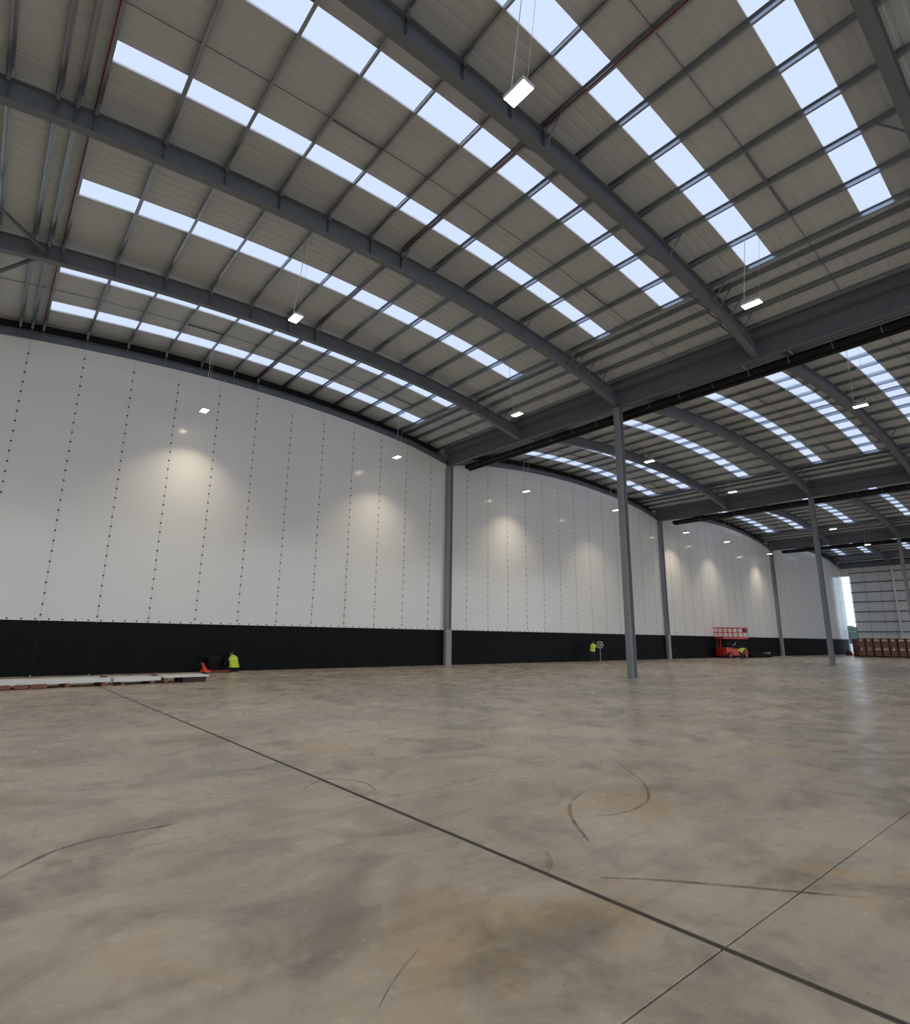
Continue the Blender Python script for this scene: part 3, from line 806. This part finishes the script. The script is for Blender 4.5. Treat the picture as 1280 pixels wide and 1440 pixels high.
# local +y is forward
J = dict(hip=((0, -0.10, 0.90), (0.16, 0.12)), belly=((0, -0.05, 1.08), (0.15, 0.11)), chest=((0, 0.06, 1.32), (0.17, 0.12)), neck=((0, 0.14, 1.50), 0.055), head=((0, 0.20, 1.60), (0.085, 0.095)), crown=((0, 0.23, 1.70), (0.07, 0.08)),
         shL=((-0.20, 0.08, 1.38), 0.065), elL=((-0.24, 0.28, 1.22), 0.048), wrL=((-0.13, 0.46, 1.36), 0.035), haL=((-0.10, 0.52, 1.38), 0.04),
         shR=((0.20, 0.08, 1.38), 0.065), elR=((0.25, 0.24, 1.17), 0.048), wrR=((0.14, 0.45, 1.18), 0.035), haR=((0.10, 0.51, 1.20), 0.04),
         thL=((-0.10, -0.10, 0.84), 0.10), knL=((-0.11, -0.02, 0.48), 0.068), anL=((-0.12, -0.10, 0.09), 0.048), toL=((-0.13, 0.08, 0.045), 0.042),
         thR=((0.10, -0.10, 0.84), 0.10), knR=((0.11, 0.02, 0.48), 0.068), anR=((0.12, -0.04, 0.09), 0.048), toR=((0.13, 0.14, 0.045), 0.042))
b = skin_body('body', J, E_STAND, 'trousers', sw)
body_colors(b, [('skin', lambda c: c.z > 1.48 or (c.y > 0.40 and c.z > 1.0)), ('vest', lambda c: 1.1 < c.z < 1.48 and c.y < 0.20 and abs(c.x) > 0.16)])
head_parts(sw, (0, 0.21, 1.62), (0, 1, 0.05))
fm = MB(); fingers(fm, (-0.11, 0.50, 1.37), (0.2, 1, 0.1), (0, 0, 1)); fingers(fm, (0.11, 0.49, 1.19), (-0.2, 1, 0.1), (0, 0, 1)); build(fm, 'fingers', 'skin', sw)
ch = [((0, -0.10, 0.86), 0.215, 0.185, (1, 0, 0), (0, 1, 0)), ((0, -0.05, 1.06), 0.205, 0.17, (1, 0, 0), (0, 1, -.1)), ((0, 0.02, 1.24), 0.215, 0.17, (1, 0, 0), (0, 1, -.2)), ((0, 0.07, 1.38), 0.22, 0.15, (1, 0, 0), (0, 1, -.3)), ((0, 0.10, 1.47), 0.12, 0.11, (1, 0, 0), (0, 1, -.4))]
v = vest_shell(sw, ch); vest_bands(v, ch, (0.5, 1.9))

# round fan on a pole
fan = thing('drum_fan', 'round grey fan on a thin pole held by the standing worker', 'fan', (41.85, 29.92, 0), math.radians(-30))
fc = Vector((0, 0, 1.42))
mb = MB()
n = 24
for q in range(n):
    w0, w1 = 2 * math.pi * q / n, 2 * math.pi * (q + 1) / n
    for (ra, ya, rb, yb) in ((0.30, -0.09, 0.30, 0.09), (0.27, -0.09, 0.30, -0.09), (0.27, 0.09, 0.30, 0.09), (0.27, -0.09, 0.27, 0.09)):
        mb.quad(fc + Vector((ra * math.cos(w0), ya, ra * math.sin(w0))), fc + Vector((ra * math.cos(w1), ya, ra * math.sin(w1))), fc + Vector((rb * math.cos(w1), yb, rb * math.sin(w1))), fc + Vector((rb * math.cos(w0), yb, rb * math.sin(w0))))
build(mb, 'drum', 'grey_machine', fan)
for q in range(4):
    w = q * math.pi / 2 + 0.4
    M = Matrix.Translation(fc) @ Matrix.Rotation(w, 4, 'Y') @ Matrix.Rotation(0.4, 4, 'X')
    build(MB().box(0.04, 0.25, -0.006, 0.006, -0.05, 0.07, M), 'blade', 'rail_dark', fan)
build(MB().tube(fc + Vector((0, -.07, 0)), fc + Vector((0, .08, 0)), 0.06, 12), 'motor', 'rubber', fan)
g = MB()
for q in range(12):
    w = math.pi * q / 12; r = Vector((math.cos(w), 0, math.sin(w))) * 0.285
    g.tube(fc - r + Vector((0, -.092, 0)), fc + r + Vector((0, -.092, 0)), 0.004, 4)
build(g, 'guard', 'galv', fan)
build(MB().tube((0, 0, 0.03), (0, 0, 1.13), 0.022, 8), 'pole', 'grey_machine', fan)
build(MB().tube((-0.28, 0, 0.025), (0.28, 0, 0.025), 0.022, 8).tube((0, -0.28, 0.025), (0, 0.28, 0.025), 0.022, 8), 'foot', 'grey_machine', fan)

# worker bending beside the lift
bw = thing('person', 'person in a yellow vest bending forward in front of the red scissor lift', 'person', (63.46, 27.31, 0), math.radians(-128))
J = dict(hip=((0, -0.22, 0.80), (0.16, 0.12)), belly=((0, -0.06, 0.92), (0.15, 0.11)), chest=((0, 0.20, 1.02), (0.17, 0.12)), neck=((0, 0.38, 1.08), 0.055), head=((0, 0.47, 1.12), (0.085, 0.095)), crown=((0, 0.53, 1.19), (0.07, 0.08)),
         shL=((-0.20, 0.25, 1.02), 0.065), elL=((-0.24, 0.36, 0.76), 0.048), wrL=((-0.18, 0.52, 0.60), 0.035), haL=((-0.16, 0.56, 0.56), 0.04),
         shR=((0.20, 0.25, 1.02), 0.065), elR=((0.24, 0.34, 0.76), 0.048), wrR=((0.18, 0.48, 0.58), 0.035), haR=((0.16, 0.52, 0.54), 0.04),
         thL=((-0.10, -0.20, 0.74), 0.10), knL=((-0.12, 0.02, 0.42), 0.068), anL=((-0.12, -0.10, 0.09), 0.048), toL=((-0.13, 0.08, 0.045), 0.042),
         thR=((0.10, -0.20, 0.74), 0.10), knR=((0.12, 0.06, 0.42), 0.068), anR=((0.12, -0.04, 0.09), 0.048), toR=((0.13, 0.14, 0.045), 0.042))
b = skin_body('body', J, E_STAND, 'trousers', bw)
body_colors(b, [('skin', lambda c: c.y > 0.36)])
head_parts(bw, (0, 0.49, 1.13), (0, 0.95, -0.3))
fm = MB(); fingers(fm, (-0.17, 0.55, 0.57), (0.1, 0.5, -0.8), (1, 0, 0)); fingers(fm, (0.17, 0.51, 0.55), (-0.1, 0.5, -0.8), (-1, 0, 0)); build(fm, 'fingers', 'skin', bw)
ch = [((0, -0.24, 0.76), 0.22, 0.19, (1, 0, 0), (0, .8, -.6)), ((0, -0.08, 0.92), 0.21, 0.17, (1, 0, 0), (0, .5, -.9)), ((0, 0.12, 1.01), 0.22, 0.17, (1, 0, 0), (0, .3, -1)), ((0, 0.26, 1.05), 0.22, 0.14, (1, 0, 0), (0, .2, -1)), ((0, 0.34, 1.07), 0.12, 0.10, (1, 0, 0), (0, .2, -1))]
v = vest_shell(bw, ch); vest_bands(v, ch, (0.9, 2.1))

# ------------------------------------------------------------------ scissor lift
LX, LY, LA = 67.15, 29.95, math.radians(-20)
sl = thing('scissor_lift', 'red scissor lift with railed platform parked in front of the white wall', 'lift', (LX, LY, 0), LA)
HLn, HW = 1.75, 0.72
build(MB().box(-HLn, HLn, -HW + .12, HW - .12, 0.28, 0.85).box(-HLn + .25, HLn - .25, -HW, HW, 0.45, 1.05), 'chassis', 'lift_red', sl)
build(MB().box(-HLn - .02, -HLn + .02, -HW + .1, HW - .1, 0.3, 1.2).box(-1.6, -0.9, -HW - .03, -HW + .02, 0.35, 1.18), 'ladder_panel', 'lift_red', sl)
for sx in (-1.15, 1.15):
    for sy in (-1, 1):
        w = build(MB().tube((sx, sy * (HW - .02), 0.33), (sx, sy * (HW + .2), 0.33), 0.33, 18), 'wheel', 'rubber', sl)
        build(MB().tube((sx, sy * (HW + .19), 0.33), (sx, sy * (HW + .215), 0.33), 0.17, 14), 'hub', 'lift_red', w)
for sy in (-0.45, 0.45):
    for k, (za, zb) in enumerate(((1.08, 1.55), (1.6, 2.05))):
        for s in (-1, 1):
            build(MB().tube((-1.3 * s, sy + 0.05 * s, za), (1.3 * s, sy + 0.05 * s, zb), 0.06, 6), 'scissor_arm', 'rubber', sl)
build(MB().tube((-.2, -.2, 1.15), (.5, -.2, 1.75), .06, 8), 'hydraulic_ram', 'galv', sl)
build(MB().box(-HLn - .1, HLn + .1, -HW - .05, HW + .05, 2.12, 2.32), 'platform', 'lift_red', sl)
RT, RM = 3.35, 2.85
def rail(pts, r=0.03): return MB().path(pts, r, 6)
hx, hy = HLn + .08, HW + .03
for z in (RT, RM):
    build(rail([(-hx, -hy, z), (hx, -hy, z), (hx, hy, z), (-hx, hy, z), (-hx, -hy, z)], 0.045 if z == RT else 0.035), 'guard_rail', 'lift_red', sl)
for k in range(6):
    x = -hx + 2 * hx * k / 5
    for y in (-hy, hy): build(rail([(x, y, 2.32), (x, y, RT)], 0.035), 'rail_post', 'lift_red', sl)
build(MB().box(hx - .55, hx - .12, -hy - .02, -hy + .25, 2.9, 3.3), 'control_box', 'red_paint', sl)
build(rail([(-hx, -.25, .4), (-hx, -.25, 2.2)]).path([(-hx, .25, .4), (-hx, .25, 2.2)], .03).path([(-hx, -.25, .9), (-hx, .25, .9)], .02).path([(-hx, -.25, 1.3), (-hx, .25, 1.3)], .02).path([(-hx, -.25, 1.7), (-hx, .25, 1.7)], .02), 'ladder', 'lift_red', sl)

# low dark stack beside the lift
ds = thing('dark_panel_stack', 'low stack of dark panels lying on the floor right of the scissor lift', 'panels', (70.6, 29.6, 0), math.radians(-4))
for k in range(3): build(MB().box(0, 5.0 - 0.1 * k, -0.55, 0.55, 0.1 + k * .1, 0.19 + k * .1), 'panel', 'bin_dark', ds)
for q in (0.3, 2.4, 4.5): build(MB().box(q, q + .12, -.55, .55, 0, .099), 'bearer', 'pallet_dark', ds)
build(MB().box(4.6, 5.2, -.3, .3, .39, .55) if False else MB().box(4.3, 4.8, -.3, .3, .392, .60), 'loose_block', 'grey_machine', ds)

# ------------------------------------------------------------------ cartons
CW, CD, CH, CP = 0.74, 0.95, 1.18, 0.90
carton_me = MB().box(-CD / 2, CD / 2, -CW / 2, CW / 2, 0, CH).mesh('body', 'carton')
bmx = bmesh.new(); bmx.from_mesh(carton_me); bmesh.ops.bevel(bmx, geom=bmx.edges[:], offset=0.02, segments=1, affect='EDGES'); bmx.to_mesh(carton_me); bmx.free()
tape_me = MB().box(-CD / 2 - .003, CD / 2 + .003, -.04, .04, CH - .001, CH + .003).box(-CD / 2 - .004, -CD / 2 - .001, -.04, .04, CH - .22, CH).mesh('tape', 'paper')
lab_me = {0: MB().box(-CD / 2 - .006, -CD / 2 - .001, -.11, .13, CH - .42, CH - .18).mesh('label', 'paper'),
          1: MB().box(-CD / 2 - .006, -CD / 2 - .001, -.29, .29, CH - .36, CH - .20).mesh('label', 'paper')}
pal_me = MB().box(-CD / 2, CD / 2, -CW / 2, CW / 2, .10, .13).box(-CD / 2, CD / 2, -CW / 2, -CW / 2 + .1, 0, .10).box(-CD / 2, CD / 2, CW / 2 - .1, CW / 2, 0, .10).box(-CD / 2, CD / 2, -.05, .05, 0, .1).mesh('pallet', 'pallet_dark')
for k in range(9):
    y = 24.35 - CP * k
    nm = f'{ORD[k]} stack from the daylight slot'
    tag(put('pallet', pal_me, None, (94.9, y, 0)), f'dark wooden pallet under the cartons of the {nm}', 'pallet', 'pallets under the cartons')
    for tier in (0, 1):
        jx, jy = random.uniform(-.02, .02), random.uniform(-.02, .02)
        c = thing('carton', f'brown carton with white label, {"upper" if tier else "lower"} one of the {nm}', 'carton', (94.9 + jx, y + jy, 0.132 + tier * (CH + 0.006)), 0, 'brown cartons in the far row')
        put('body', carton_me, c); put('tape', tape_me, c); put('label', lab_me[[0, 0, 1, 1, 0, 1, 1, 0, 1][k]], c)
sc = thing('side_carton', 'plain brown carton stack end beside the daylight slot', 'carton', (96.2, 25.35, 0), 0)
build(MB().box(-.45, .45, -.42, .42, .13, 1.25), 'body', 'carton', sc); build(MB().box(-.45, .45, -.42, .42, 1.256, 2.4), 'upper_body', 'carton', sc); put('pallet', pal_me, sc)
rp = thing('pallet_jack', 'dark red pallet lifter left of the brown cartons', 'pallet truck', (97.6, 26.85, 0), math.radians(-20))
build(MB().box(-.3, .3, -.35, .35, .08, .5).box(-.2, .2, -.2, .2, .5, .75), 'body', 'red_paint', rp)
for s in (-1, 1): build(MB().box(.3, 1.5, s * .22 - .08, s * .22 + .08, .08, .16), 'fork', 'red_paint', rp)
for s in (-1, 1): build(MB().tube((0, s * .15, .1), (0, s * .22, .1), .1, 12), 'wheel', 'rubber', rp)
